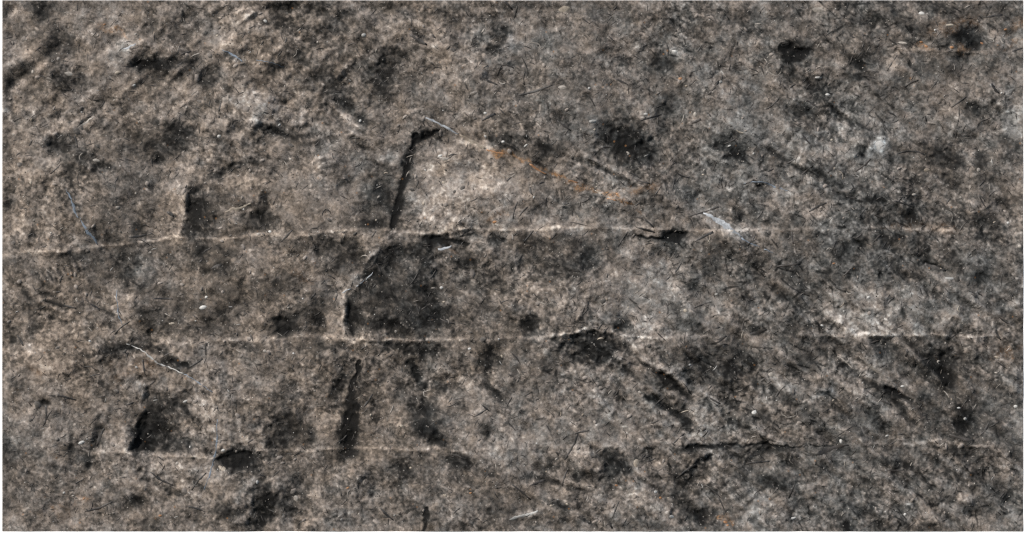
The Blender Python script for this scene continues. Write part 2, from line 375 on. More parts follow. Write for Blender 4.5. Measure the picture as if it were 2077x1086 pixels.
# --- tooled / rippled strokes: groups of short slanting grooves: centre, number, spacing vector, stroke vector, width
STROKE = [((1340,760),7,(18,14),(40,34),5,.45),((1560,790),5,(16,10),(20,40),5,.5),((1830,830),5,(14,16),(40,30),6,.6),((1600,330),5,(18,12),(50,26),5,.6),((300,60),6,(20,4),(26,-30),5,.5),((420,60),5,(22,6),(24,-34),5,.5),
          ((640,300),6,(12,16),(40,-6),5,.6),((740,300),6,(8,13),(44,16),4,.7),((1130,980),5,(24,6),(46,14),5,.5),((1250,730),6,(14,12),(30,26),5,.5),((560,270),5,(16,6),(30,16),5,.5),((1920,600),6,(16,2),(4,44),5,.5),
          ((1720,240),5,(14,10),(40,18),5,.5),((230,640),5,(14,10),(30,24),5,.5),((60,600),5,(12,12),(28,18),5,.5),((900,760),5,(16,10),(24,30),5,.5),((1500,1000),6,(20,8),(30,-20),5,.5),((330,990),5,(18,8),(44,12),5,.5),
          ((118,556),8,(11,-4),(16,24),4,1.1),((110,620),5,(4,15),(48,14),5,.9),((1400,800),9,(15,8),(26,42),6,.9),((1760,770),6,(22,12),(34,22),6,.8),
          ((1230,350),6,(16,8),(60,22),4,.6),((690,250),6,(10,14),(30,12),5,.7),((1700,380),5,(12,10),(56,20),5,.6),((560,700),5,(9,2),(4,16),3,.5)]
for (cx, cy), n, (sx, sy), (vx, vy), wd, st in STROKE:
    for k in range(n):
        o = k - (n - 1) / 2
        x, y = cx + sx * o + random.uniform(-3, 3), cy + sy * o + random.uniform(-3, 3)
        q = random.uniform(.6, 1.1)
        w, d, s, f = line_field([(x - vx * q / 2, y - vy * q / 2), (x + vx * q * .1, y + vy * q * .05), (x + vx * q / 2, y + vy * q / 2)], wd * 4)
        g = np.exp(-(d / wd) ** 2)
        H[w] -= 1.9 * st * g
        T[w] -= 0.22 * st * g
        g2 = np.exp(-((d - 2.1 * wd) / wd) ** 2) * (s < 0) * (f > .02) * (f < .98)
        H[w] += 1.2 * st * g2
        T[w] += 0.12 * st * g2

# --- iron stain and bluish calcite halos along veins
IRON = [([(985,303),(1040,318),(1075,332),(1130,358)],4.2,1.15),([(1130,358),(1200,380),(1240,402),(1290,425)],4,.8),([(203,48),(236,60)],6,.8),([(236,70),(250,76)],5,.5),
        ([(1862,88),(1886,100)],5,.7),([(1925,98),(1945,92)],6,.8),([(2040,58),(2070,48)],9,.4),([(2030,90),(2066,84)],8,.5),([(1905,62),(1990,40)],10,.35),([(996,452),(1034,444)],7,.5),
        ([(1236,396),(1252,392)],5,.9),([(150,1018),(176,1008)],6,.6),([(1462,1056),(1476,1064)],4,.9),([(240,752),(300,742)],18,.3),([(2030,722),(2046,716)],10,.5),([(1800,462),(1940,470)],9,.16),
        ([(895,505),(925,510)],7,.4),([(70,742),(90,756)],10,.4),([(1280,385),(1330,372)],10,.4),([(600,560),(630,580)],8,.3),([(130,1040),(110,1030)],6,.5)]
for pts, wd, st in IRON:
    w, d, s, f = line_field(pts, wd * 4, UX, UY)
    RU[w] += st * np.exp(-(d / wd) ** 2) * np.clip(0.6 + 0.5 * EDGE[w], 0, 1)
HALO = [([(935,275),(985,300)],9,0.0,.30),([(1430,432),(1500,478),(1570,515)],12,.25,.05),([(1030,70),(1045,86)],10,.7,.05),([(890,505),(912,506)],8,.9,.12),([(135,385),(198,495)],8,.35,-.05),
        ([(1480,912),(1530,930)],16,.5,.05),([(1770,700),(1790,720)],14,.5,-.05),([(1650,795),(1690,799)],10,.6,-.05),([(1810,240),(1830,265)],20,.3,.06),([(820,580),(870,550)],20,.25,.02),
        ([(1785,290),(1775,310)],9,.4,.1),([(450,102),(492,126)],5,.6,.0),([(420,960),(440,975)],12,.1,.10),([(1060,1046),(1090,1036)],10,.25,.1),([(720,575),(755,555)],9,.3,.05)]
for pts, wd, bl, tn in HALO:
    w, d, s, f = line_field(pts, wd * 4, UX, UY)
    g = np.exp(-(d / wd) ** 2)
    BL[w] += bl * g
    T[w] += tn * g

# keep the rim close to the plane of the wall it is set in
rim = np.minimum(np.minimum(PX - X0, X1 - PX), np.minimum(PY - Y0, Y1 - PY))
kr = smooth(0, 22, rim)
H = H * (0.06 + 0.94 * kr) + 1.0 * (1 - kr)
H = np.clip(H, -22, 10)


def h_at(x, y):
    fx = np.clip((np.asarray(x, float) - X0) / dx, 0, nx - 1.001)
    fy = np.clip((np.asarray(y, float) - Y0) / dy, 0, ny - 1.001)
    i, j = fx.astype(int), fy.astype(int)
    a, b = fx - i, fy - j
    return (H[j, i] * (1 - a) * (1 - b) + H[j, i + 1] * a * (1 - b) + H[j + 1, i] * (1 - a) * b + H[j + 1, i + 1] * a * b)


def world_pts(x, y, h):
    """face millimetres -> metres: the face looks along -Y"""
    return np.stack([(np.asarray(x) - W / 2) / 1000.0, -np.asarray(h) / 1000.0, BASE + (HGT - np.asarray(y)) / 1000.0], -1)


# ------------------------------------------------------------------ materials
def new_mat(name):
    m = bpy.data.materials.new(name)
    m.use_nodes = True
    nt = m.node_tree
    b = nt.nodes['Principled BSDF']
    return m, nt, b


class N:
    def __init__(s, nt): s.nt = nt
    def node(s, t, **kw):
        n = s.nt.nodes.new(t)
        for k, v in kw.items():
            setattr(n, k, v)
        return n
    def put(s, sock, v):
        if hasattr(v, 'is_output'): s.nt.links.new(v, sock)
        else: sock.default_value = v
    def math(s, op, a, b=0.0, c=None, clamp=False):
        n = s.node('ShaderNodeMath', operation=op, use_clamp=clamp)
        s.put(n.inputs[0], a); s.put(n.inputs[1], b)
        if c is not None: s.put(n.inputs[2], c)
        return n.outputs[0]
    def noise(s, vec, scale, detail=2.0, rough=0.55, dist=0.0, typ='FBM'):
        n = s.node('ShaderNodeTexNoise', noise_dimensions='3D')
        n.noise_type = typ
        s.nt.links.new(vec, n.inputs['Vector'])
        n.inputs['Scale'].default_value = scale
        n.inputs['Detail'].default_value = detail
        n.inputs['Roughness'].default_value = rough
        n.inputs['Distortion'].default_value = dist
        return n
    def mix(s, fac, a, b, blend='MIX'):
        n = s.node('ShaderNodeMix', data_type='RGBA', blend_type=blend)
        n.clamp_factor = True
        s.put(n.inputs[0], fac); s.put(n.inputs[6], a); s.put(n.inputs[7], b)
        return n.outputs[2]
    def ramp(s, fac, stops, interp='LINEAR'):
        n = s.node('ShaderNodeValToRGB')
        n.color_ramp.interpolation = interp
        el = n.color_ramp.elements
        while len(el) < len(stops): el.new(0.5)
        for e, (p, c) in zip(el, stops):
            e.position = p
            e.color = (*c, 1) if len(c) == 3 else c
        s.put(n.inputs[0], fac)
        return n.outputs[0]
    def maprange(s, v, a, b, c=0.0, d=1.0):
        n = s.node('ShaderNodeMapRange', clamp=True)
        s.put(n.inputs[0], v)
        for i, k in enumerate((a, b, c, d)): n.inputs[i + 1].default_value = k
        return n.outputs[0]


def stone_material():
    m, nt, b = new_mat("fossil_limestone")
    g = N(nt)
    tc = g.node('ShaderNodeTexCoord').outputs['Object']
    at = g.node('ShaderNodeAttribute', attribute_name='tone')
    sep = g.node('ShaderNodeSeparateColor'); nt.links.new(at.outputs['Color'], sep.inputs[0])
    tone, hue, iron = sep.outputs[0], sep.outputs[1], sep.outputs[2]
    blue = at.outputs['Alpha']
    fine = g.noise(tc, 300, 3, .7, .3)
    semi = g.noise(tc, 150, 2, .55, 1.0)
    med = g.noise(tc, 95, 3, .6, .8)
    worm = g.noise(tc, 120, 2, .6, 1.6)
    worn = g.maprange(g.noise(tc, 11, 3, .6).outputs['Fac'], .36, .62, .45, 1.25)
    v = g.math('MULTIPLY_ADD', g.math('MULTIPLY', g.math('SUBTRACT', fine.outputs['Fac'], .5), worn), .30, 0.0)
    v = g.math('MULTIPLY_ADD', g.math('SUBTRACT', semi.outputs['Fac'], .5), .42, v)
    v = g.math('MULTIPLY_ADD', g.math('SUBTRACT', med.outputs['Fac'], .5), .14, v)
    # packed grains, each of its own tone
    wob = g.node('ShaderNodeVectorMath', operation='MULTIPLY_ADD')
    nt.links.new(semi.outputs['Color'], wob.inputs[0]); wob.inputs[1].default_value = (.0035, .0035, .0035); nt.links.new(tc, wob.inputs[2])
    for sc, amp in ((310, .15), (165, .27)):
        vg = g.node('ShaderNodeTexVoronoi'); nt.links.new(wob.outputs[0], vg.inputs['Vector']); vg.inputs['Scale'].default_value = sc
        vs = g.node('ShaderNodeSeparateColor'); nt.links.new(vg.outputs['Color'], vs.inputs[0])
        v = g.math('MULTIPLY_ADD', g.math('MULTIPLY', g.math('SUBTRACT', vs.outputs[0], .5), worn), amp, v)
        if sc == 165: v = g.math('MULTIPLY_ADD', g.maprange(vg.outputs['Distance'], .45, .75), -.10, v)
    # thin wavy section lines of shells, light and dark
    wl = g.math('ABSOLUTE', g.math('SUBTRACT', worm.outputs['Fac'], .5))
    light_line = g.maprange(wl, .0, .016, 1, 0)
    gate = g.maprange(g.noise(tc, 42, 2, .5).outputs['Fac'], .50, .62)
    v = g.math('MULTIPLY_ADD', g.math('MULTIPLY', light_line, gate), .13, v)
    worm2 = g.noise(tc, 85, 2, .6, 2.2)
    dl = g.maprange(g.math('ABSOLUTE', g.math('SUBTRACT', worm2.outputs['Fac'], .47)), .0, .014, 1, 0)
    gate2 = g.maprange(g.noise(tc, 36, 2, .5).outputs['Fac'], .52, .64)
    v = g.math('MULTIPLY_ADD', g.math('MULTIPLY', dl, gate2), -.20, v)
    v = g.math('MULTIPLY_ADD', v, g.maprange(tone, .0, .45, .30, .73), tone)      # grain weakens where the tone is dark
    base = g.ramp(v, [(0.0, (.0065, .0063, .006)), (.20, (.026, .025, .0235)), (.40, (.082, .075, .068)), (.55, (.152, .136, .123)), (.72, (.245, .219, .198)), (.90, (.40, .37, .338)), (1.0, (.55, .52, .485))])
    # hue: tan-pink against grey-green
    hn = g.noise(tc, 140, 2, .6)
    hv = g.math('MULTIPLY_ADD', g.math('SUBTRACT', hn.outputs['Fac'], .5), 2.0, hue)
    tint = g.ramp(g.maprange(hv, -1.4, 1.4), [(0, (.89, .995, 1.06)), (.5, (1.0, 1.0, .985)), (1, (1.06, .995, .905))])
    c = g.mix(1.0, base, tint, 'MULTIPLY')
    pk = g.maprange(g.noise(tc, 210, 2, .6).outputs['Fac'], .56, .72)
    c = g.mix(g.math('MULTIPLY', pk, .25), c, g.mix(1.0, c, (1.10, .93, .95, 1), 'MULTIPLY'))
    # iron and bluish calcite
    c = g.mix(g.math('MULTIPLY', g.math('MULTIPLY', iron, .85), g.maprange(fine.outputs['Fac'], .35, .6)), c, (.27, .145, .06, 1))
    c = g.mix(g.math('MULTIPLY', blue, .7), c, g.mix(1.0, c, (.86, 1.02, 1.18, 1), 'MULTIPLY'))
    rs = g.node('ShaderNodeTexVoronoi'); nt.links.new(tc, rs.inputs['Vector']); rs.inputs['Scale'].default_value = 130
    rc = g.node('ShaderNodeSeparateColor'); nt.links.new(rs.outputs['Color'], rc.inputs[0])
    rsel = g.math('MULTIPLY', g.maprange(rc.outputs[0], .985, .99), g.maprange(rs.outputs['Distance'], .18, .36, 1, 0))
    c = g.mix(g.math('MULTIPLY', rsel, .35), c, (.27, .135, .05, 1))
    # bright grains
    vo = g.node('ShaderNodeTexVoronoi'); nt.links.new(tc, vo.inputs['Vector']); vo.inputs['Scale'].default_value = 260
    vc = g.node('ShaderNodeSeparateColor'); nt.links.new(vo.outputs['Color'], vc.inputs[0])
    sel = g.math('MULTIPLY', g.maprange(vc.outputs[1], .96, .98), g.maprange(vo.outputs['Distance'], .22, .42, 1, 0))
    c = g.mix(g.math('MULTIPLY', sel, .35), c, (.52, .50, .46, 1))
    c = g.mix(1.0, c, (.725, .718, .715, 1), 'MULTIPLY')
    nt.links.new(c, b.inputs['Base Color'])
    b.inputs['Roughness'].default_value = .85
    b.inputs['Specular IOR Level'].default_value = .10
    bump = g.node('ShaderNodeBump')
    bump.inputs['Strength'].default_value = .55
    bump.inputs['Distance'].default_value = .0016
    nt.links.new(g.math('ADD', fine.outputs['Fac'], med.outputs['Fac']), bump.inputs['Height'])
    nt.links.new(bump.outputs[0], b.inputs['Normal'])
    return m


def inclusion_material(name, lo, hi, scale=180, rough=.6):
    m, nt, b = new_mat(name)
    lo, hi = [k * .69 for k in lo], [k * .69 for k in hi]
    g = N(nt)
    tc = g.node('ShaderNodeTexCoord').outputs['Object']
    n = g.noise(tc, scale, 3, .6, .4)
    big = g.noise(tc, 22, 1, .5)
    f = g.math('MULTIPLY_ADD', g.math('SUBTRACT', big.outputs['Fac'], .5), 1.5, n.outputs['Fac'])
    nt.links.new(g.mix(g.maprange(f, .25, .75), (*lo, 1), (*hi, 1)), b.inputs['Base Color'])
    b.inputs['Roughness'].default_value = rough
    b.inputs['Specular IOR Level'].default_value = .3
    bp = g.node('ShaderNodeBump'); bp.inputs['Strength'].default_value = .4; bp.inputs['Distance'].default_value = .001
    nt.links.new(n.outputs['Fac'], bp.inputs['Height']); nt.links.new(bp.outputs[0], b.inputs['Normal'])
    return m


MAT = stone_material()
M_DARK = inclusion_material("black_shale", (.010, .010, .010), (.045, .040, .036))
M_SHELL = inclusion_material("pale_shell", (.13, .118, .105), (.34, .315, .28))
M_WHITE = inclusion_material("white_calcite", (.26, .26, .25), (.50, .50, .48))
M_VEIN = inclusion_material("bluish_calcite", (.16, .175, .19), (.46, .49, .52))
M_DVEIN = inclusion_material("slate_blue_calcite", (.075, .095, .118), (.20, .245, .30))
M_RUST = inclusion_material("iron_grain", (.17, .085, .04), (.34, .18, .085))
M_CREAM = inclusion_material("cream_calcite", (.18, .15, .118), (.38, .34, .28))


def wall_material():
    m, nt, b = new_mat("white_plaster")
    g = N(nt)
    tc = g.node('ShaderNodeTexCoord').outputs['Object']
    n = g.noise(tc, 60, 4, .6)
    nt.links.new(g.mix(n.outputs['Fac'], (.90, .90, .895, 1), (.94, .94, .935, 1)), b.inputs['Base Color'])
    b.inputs['Roughness'].default_value = .8
    bp = g.node('ShaderNodeBump'); bp.inputs['Strength'].default_value = .1; bp.inputs['Distance'].default_value = .001
    nt.links.new(n.outputs['Fac'], bp.inputs['Height']); nt.links.new(bp.outputs[0], b.inputs['Normal'])
    return m


# ------------------------------------------------------------------ mesh helpers
def mesh_np(name, verts, quads=None, tris=None, smooth_shade=True):
    me = bpy.data.meshes.new(name)
    nv = len(verts)
    quads = np.zeros((0, 4), int) if quads is None else np.asarray(quads, int).reshape(-1, 4)
    tris = np.zeros((0, 3), int) if tris is None else np.asarray(tris, int).reshape(-1, 3)
    loops = np.concatenate([quads.ravel(), tris.ravel()]).astype(np.int32)
    starts = np.concatenate([np.arange(len(quads)) * 4, len(quads) * 4 + np.arange(len(tris)) * 3]).astype(np.int32)
    me.vertices.add(nv)
    me.vertices.foreach_set('co', np.asarray(verts, np.float32).ravel())
    me.loops.add(len(loops))
    me.loops.foreach_set('vertex_index', loops)
    me.polygons.add(len(starts))
    me.polygons.foreach_set('loop_start', starts)
    me.polygons.foreach_set('use_smooth', np.full(len(starts), smooth_shade))
    me.update(calc_edges=True)
    return me


def link(name, me, mat, parent=None):
    o = bpy.data.objects.new(name, me)
    COL.objects.link(o)
    if mat is not None: me.materials.append(mat)
    if parent is not None: o.parent = parent
    return o


# ------------------------------------------------------------------ the white wall round the slab
def build_wall():
    a, b = 0.30, 0.25
    ox0, ox1, oy0, oy1 = X0 - a * 1000, X1 + a * 1000, Y0 - b * 1000, Y1 + b * 1000
    out = [(ox0, oy0), (ox1, oy0), (ox1, oy1), (ox0, oy1)]
    inn = [(X0, Y0), (X1, Y0), (X1, Y1), (X0, Y1)]
    v = []
    for h in (0.4, -70.0):
        for ring in (out, inn):
            for (x, y) in ring: v.append(world_pts(x, y, h))
    q = []
    for k in range(4):
        n = (k + 1) % 4
        q.append((k, n, 4 + n, 4 + k))                   # front
        q.append((8 + n, 8 + k, 12 + k, 12 + n))         # back
        q.append((4 + k, 4 + n, 12 + n, 12 + k))         # reveal
        q.append((n, k, 8 + k, 8 + n))                   # outer side
    me = mesh_np("white_wall", np.array(v), q, smooth_shade=False)
    o = link("wall", me, wall_material())
    o['kind'] = 'structure'
    o['label'] = 'plain white wall surface showing as a thin rim round the stone slab'
    return o


build_wall()

# ------------------------------------------------------------------ the slab: an empty, stone blocks as parts
slab = bpy.data.objects.new("stone_slab", None)
COL.objects.link(slab)
slab.empty_display_size = 0.1
slab['label'] = 'rough grey-brown fossil limestone slab with pale seams, dark hollows and bluish veins'
slab['category'] = 'stone slab'
slab['kind'] = 'thing'

cy = (gy[:-1] + gy[1:]) / 2
cx = (gx[:-1] + gx[1:]) / 2
row = np.zeros((ny - 1, nx - 1), int)
lxc, lyc = LX[:-1, :-1], LY[:-1, :-1]
for k, name in enumerate(('top', 'up', 'mid', 'low', 'foot')):
    xs, ys = zip(*SEAM[name])
    row += (lyc > np.interp(lxc, xs, ys)).astype(int)
JOINT = {   # upright joints in each course, x by y
 0: [[(520,0),(445,126)], [(1040,0),(1000,115)], [(1580,0),(1590,100)]],
 1: [[(700,118),(760,262)], [(1275,104),(1230,270)], [(1745,96),(1760,270)]],
 2: [[(386,250),(386,372),(378,410),(364,490)], [(838,255),(838,282),(822,330),(808,390),(793,470)], [(1345,262),(1350,380),(1345,470)], [(1840,262),(1850,440),(1845,470)]],
 3: [[(352,480),(300,560),(262,640),(258,704)], [(790,468),(760,530),(733,570),(710,605),(704,640),(712,690)], [(1042,464),(1054,566),(1075,690)], [(1400,466),(1415,640),(1410,685)], [(1650,464),(1656,590),(1690,690)]],
 4: [[(305,695),(300,790),(292,850),(268,925)], [(722,680),(720,790),(716,830),(694,916)], [(985,685),(985,780),(985,920)], [(1290,680),(1340,815),(1420,906)], [(1780,680),(1800,800),(1880,905)]],
 5: [[(444,915),(430,980),(415,1090)], [(880,910),(868,1028),(856,1090)], [(1440,900),(1400,950),(1372,972),(1350,1090)], [(1690,900),(1700,1000),(1720,1090)]],
}
block = np.zeros_like(row)
for r, joints in JOINT.items():
    c = np.zeros_like(row)
    for pts in joints:
        xs, ys = zip(*pts)
        c += (lxc > np.interp(lyc, ys, xs)).astype(int)
    block[row == r] = (r * 10 + c)[row == r]

vid = np.arange(ny * nx).reshape(ny, nx)
Q = np.stack([vid[:-1, :-1], vid[1:, :-1], vid[1:, 1:], vid[:-1, 1:]], -1)
VP = world_pts(PX.ravel(), PY.ravel(), H.ravel())
tone = np.stack([np.clip(0.492 + T.ravel(), -.12, 1.1), WM.ravel(), np.clip(RU.ravel(), 0, 1.2), np.clip(BL.ravel(), 0, 1)], -1).astype(np.float32)
BACK = 0.055
for bid in np.unique(block):
    q = Q[block == bid]
    used, inv = np.unique(q, return_inverse=True)
    q = inv.reshape(-1, 4)
    v = VP[used]
    nv = len(v)
    e = np.concatenate([q[:, [0, 1]], q[:, [1, 2]], q[:, [2, 3]], q[:, [3, 0]]])
    key = np.sort(e, 1)
    key = key[:, 0] * nv + key[:, 1]
    _, first, cnt = np.unique(key, return_index=True, return_counts=True)
    be = e[first[cnt == 1]]
    bv, binv = np.unique(be, return_inverse=True)
    lip = binv.reshape(-1, 2) + nv                      # the sides have their own upper edge, so the face shades on its own
    foot = lip + len(bv)
    deep = v[bv].copy(); deep[:, 1] = BACK
    sides = np.stack([lip[:, 1], lip[:, 0], foot[:, 0], foot[:, 1]], -1)
    me = mesh_np("stone_block", np.concatenate([v, v[bv], deep]), np.concatenate([q, sides]))
    a = me.attributes.new('tone', 'FLOAT_COLOR', 'POINT')
    a.data.foreach_set('color', np.concatenate([tone[used], tone[used][bv], tone[used][bv]]).ravel())
    link("stone_block", me, MAT, slab)

# the bed the blocks are set in, behind them
bx0, bx1, bz0, bz1 = X0 + 2, X1 - 2, Y0 + 2, Y1 - 2
bv = np.concatenate([world_pts([bx0, bx1, bx1, bx0], [bz0, bz0, bz1, bz1], [h] * 4) for h in (-54.0, -69.0)])
me = mesh_np("back_bed", bv, [(0, 3, 2, 1), (4, 5, 6, 7), (0, 1, 5, 4), (1, 2, 6, 5), (2, 3, 7, 6), (3, 0, 4, 7)], smooth_shade=False)
link("back_bed", me, M_DARK, slab)


# ------------------------------------------------------------------ inclusions that lie in the face
def strip(pts, width, lift=.5, sink=1.0, taper=True, closed=False, seg=None, wob=.25):
    """a slim ridge-backed sliver laid along a line on the relief"""
    p = np.array(pts, float)
    if closed: p = np.vstack([p, p[:1]])
    L = np.concatenate([[0], np.cumsum(np.hypot(*np.diff(p, axis=0).T))])
    n = seg or max(4, int(L[-1] / 6) + 2)
    t = np.linspace(0, L[-1], n)
    x, y = np.interp(t, L, p[:, 0]), np.interp(t, L, p[:, 1])
    gxx, gyy = np.gradient(x), np.gradient(y)
    ln = np.hypot(gxx, gyy) + 1e-9
    nxv, nyv = -gyy / ln, gxx / ln
    if np.ndim(width): wd = np.interp(np.linspace(0, 1, n), np.linspace(0, 1, len(width)), width) / 2
    else:
        wd = np.full(n, width / 2.0)
        if taper and not closed: wd *= np.sin(np.linspace(.14, math.pi - .10, n)) ** .6
    wd = wd * (1 + wob * np.array([random.uniform(-1, 1) for _ in range(n)]))
    if wob > .3:
        x = x + np.array([random.uniform(-1.3, 1.3) for _ in range(n)]); y = y + np.array([random.uniform(-1.3, 1.3) for _ in range(n)])
    rows = []
    for s, up in ((-1, -sink), (-.35, lift), (.35, lift), (1, -sink)):
        xx, yy = x + nxv * wd * s, y + nyv * wd * s
        rows.append(world_pts(xx, yy, h_at(xx, yy) + up))
    v = np.concatenate(rows)
    q = []
    for k in range(n - 1):
        for r in range(3): q.append((r * n + k, r * n + k + 1, (r + 1) * n + k + 1, (r + 1) * n + k))
    q.append((0, n, 2 * n, 3 * n)); q.append((n - 1, 4 * n - 1, 3 * n - 1, 2 * n - 1))
    return v, q


def lens(x, y, rx, ry, ang, lift=.9, n=9):
    """a flattened pebble or shell set into the face"""
    a = math.radians(ang)
    th = np.linspace(0, 2 * math.pi, n, endpoint=False)
    rr = np.array([random.uniform(.78, 1.12) for _ in range(n)])
    vs = []
    for k, up in ((1.0, -1.0), (.72, lift * .7)):
        u, w_ = np.cos(th) * rx * rr * k, np.sin(th) * ry * rr * k
        xx, yy = x + u * math.cos(a) - w_ * math.sin(a), y + u * math.sin(a) + w_ * math.cos(a)
        vs.append(world_pts(xx, yy, h_at(xx, yy) + up))
    vs.append(world_pts([x], [y], h_at([x], [y]) + lift))
    q = [(k, (k + 1) % n, n + (k + 1) % n, n + k) for k in range(n)]
    t = [(n + k, n + (k + 1) % n, 2 * n) for k in range(n)]
    return np.concatenate(vs), q, t


def piece(name, geo, mat, label=None):
    v, q = geo[0], geo[1]
    t = geo[2] if len(geo) > 2 else None
    o = link(name, mesh_np(name, v, q, t), mat, slab)
    if label: o['label'] = label
    return o


VEINS = [
 ([(858,237),(880,247),(900,256),(930,273)], [3,7,8,4], M_VEIN, 'bluish white start of the long slanting vein'),
 ([(932,274),(955,286),(985,302)], [4,11,8], M_CREAM, 'cream stretch of the long slanting vein'),
 ([(986,303),(1006,309),(1024,313)], [6,6,3], M_RUST, 'rust orange stretch of the long slanting vein'),
 ([(1074,333),(1092,345),(1110,353)], [4,7,4], M_RUST, 'second rust orange stretch of the long slanting vein'),
 ([(1152,366),(1172,372)], [2,4], M_RUST, None),
 ([(1232,402),(1250,408)], [3,3], M_RUST, None),
 ([(1206,386),(1222,394)], [3,5], M_CREAM, None),
 ([(1428,431),(1445,441),(1466,453),(1490,470),(1502,480)], [4,12,15,11,5], M_VEIN, 'broad bluish white vein crossing the middle seam'),
 ([(1504,482),(1520,493),(1540,501)], [4,4,3], M_DVEIN, None),
 ([(1550,505),(1570,516)], [3,2], M_DVEIN, None),
 ([(1508,372),(1545,368),(1570,378),(1600,388)], [2,3,4,2], M_DVEIN, None),
 ([(134,384),(146,406),(152,426),(162,444)], [2,5,7,2], M_DVEIN, 'slate blue vein, upper piece'),
 ([(164,442),(176,468),(190,482),(199,497)], [2,9,9,3], M_DVEIN, 'slate blue vein, lower piece'),
 ([(258,697),(286,709),(306,724),(318,737),(346,747),(374,758)], [2,3,5,4,4,3], M_WHITE, 'bright white hairline vein'),
 ([(374,758),(400,774),(432,796)], [2,3,2], M_DVEIN, None),
 ([(694,594),(704,589),(712,586)], [3,5,2], M_VEIN, None), ([(722,582),(734,574),(738,568)], [2,4,2], M_VEIN, None), ([(742,568),(752,560),(757,552)], [3,4,2], M_VEIN, None),
 ([(237,590),(239,618),(242,640),(249,660)], [2,3,3,2], M_DVEIN, None),
 ([(441,850),(440,890),(436,925),(424,965),(414,996)], [2,4,5,5,2], M_DVEIN, 'long grey hairline running down past the bottom seam'),
 ([(452,102),(466,108),(480,116),(494,128)], [3,5,4,2], M_DVEIN, None), ([(520,122),(550,128),(575,136)], [2,2,2], M_DVEIN, None),
 ([(248,100),(262,98),(276,90)], [3,6,2], M_VEIN, None),
 ([(148,268),(166,254),(190,236)], [3,6,2], M_SHELL, None),
 ([(458,430),(474,424),(490,422),(514,410)], [6,8,6,4], M_CREAM, 'pale worm-shaped fossil'),
 ([(1034,1054),(1056,1046),(1080,1042),(1092,1036)], [4,11,12,5], M_WHITE, 'white calcite sliver near the lower edge'),
 ([(888,507),(906,504),(916,500)], [5,8,4], M_VEIN, None),
 ([(1742,724),(1770,748),(1800,768)], [3,6,3], M_SHELL, None), ([(1700,722),(1716,734),(1732,750)], [2,5,2], M_SHELL, None),
]
for pts, wd, mt, lab in VEINS:
    piece("vein", strip(pts, wd, .35, .5, wob=.45), mt, lab)

BITS = [  # pale pebbles and shells that can be picked out: x, y, rx, ry, turn, material
 (1145,18,17,9,-15,M_CREAM),(738,72,7,6,0,M_WHITE),(960,190,12,6,-15,M_SHELL),(412,624,11,6.5,-8,M_WHITE),(419,603,5,4,0,M_WHITE),(348,657,9,4,-5,M_CREAM),(1784,295,15,14,10,M_WHITE),
 (1565,760,8,7,0,M_SHELL),(1530,837,8,6,-20,M_WHITE),(1660,20,18,8,5,M_SHELL),(195,326,10,5,10,M_SHELL),(140,150,12,7,10,M_SHELL),(240,148,9,6,0,M_CREAM),(900,322,16,6,10,M_SHELL),(892,316,8,4,-20,M_WHITE),
 (1202,247,12,5,-8,M_WHITE),(1140,178,12,7,0,M_SHELL),(1660,158,10,4,0,M_WHITE),(1830,88,14,4,8,M_SHELL),(1925,52,14,4,0,M_CREAM),(1868,28,9,5,0,M_WHITE),(1958,850,5,5,0,M_WHITE),(1945,828,6,3,0,M_WHITE),
 (895,584,5,5,0,M_WHITE),(878,585,6,4,0,M_SHELL),(900,613,5,3,0,M_CREAM),(445,277,6,5,0,M_WHITE),(1985,345,6,6,0,M_SHELL),(1362,1048,8,5,10,M_WHITE),(1330,998,5,4,0,M_WHITE),(1610,1052,8,4,-10,M_WHITE),
 (452,914,6,4,-20,M_WHITE),(450,950,12,6,25,M_CREAM),(600,1012,7,9,-20,M_SHELL),(130,1000,4,4,0,M_WHITE),(165,898,9,5,-20,M_WHITE),(375,815,8,4,-20,M_WHITE),(522,978,4,6,0,M_WHITE),(1290,940,9,14,0,M_CREAM),
 (1118,1026,5,4,0,M_CREAM),(1706,896,4,7,-10,M_WHITE),(1800,885,5,4,0,M_WHITE),(1830,784,6,3,0,M_WHITE),(2060,825,6,5,0,M_WHITE),(2022,725,8,4,20,M_CREAM),(1310,232,7,4,0,M_WHITE),(1655,62,6,3,0,M_SHELL),
 (1462,166,5,5,0,M_WHITE),(1680,192,7,4,0,M_WHITE),(1410,232,6,8,0,M_SHELL),(1368,104,8,3,10,M_WHITE),(984,230,5,4,0,M_WHITE),(1195,180,4,4,0,M_WHITE),(1020,288,5,4,0,M_WHITE),(1066,296,7,3,-40,M_WHITE),
 (1880,345,9,6,0,M_CREAM),(1855,395,8,4,0,M_SHELL),(2068,500,6,5,0,M_SHELL),(1925,565,14,4,5,M_WHITE),(1390,630,6,5,0,M_CREAM),(525,475,7,5,0,M_SHELL),(240,422,6,6,0,M_SHELL),(548,470,5,4,0,M_WHITE),(952,708,5,4,0,M_WHITE)]
for x, y, rx, ry, a, mt in BITS:
    piece("shell_fragment", lens(x, y, rx * .9, ry * .85, a, .6, 8), mt)
RINGS_ALL = [(1075,95,22,10,5),(1030,350,15,8,8),(868,800,10,7,0),(850,797,7,6,40),(1600,835,16,12,10),(1105,610,16,8,10),(1335,578,13,7,-30),(1960,330,14,8,0),(1055,240,12,12,0),(1945,113,14,8,0),(1570,140,16,12,30),
         (95,1058,11,9,0),(242,1063,9,14,10),(470,500,12,14,20),(520,620,18,14,0),(1115,655,14,16,0),(1725,345,10,8,0),(560,505,9,11,0),(1500,90,9,7,0),(710,150,10,6,0),(930,620,12,16,20),(1870,770,9,12,0),
         (1905,915,18,8,10),(1840,915,22,9,30),(1120,470,8,6,0),(210,470,10,9,0),(1320,640,8,10,0),(1270,720,9,7,0),(1990,930,12,7,-20)]
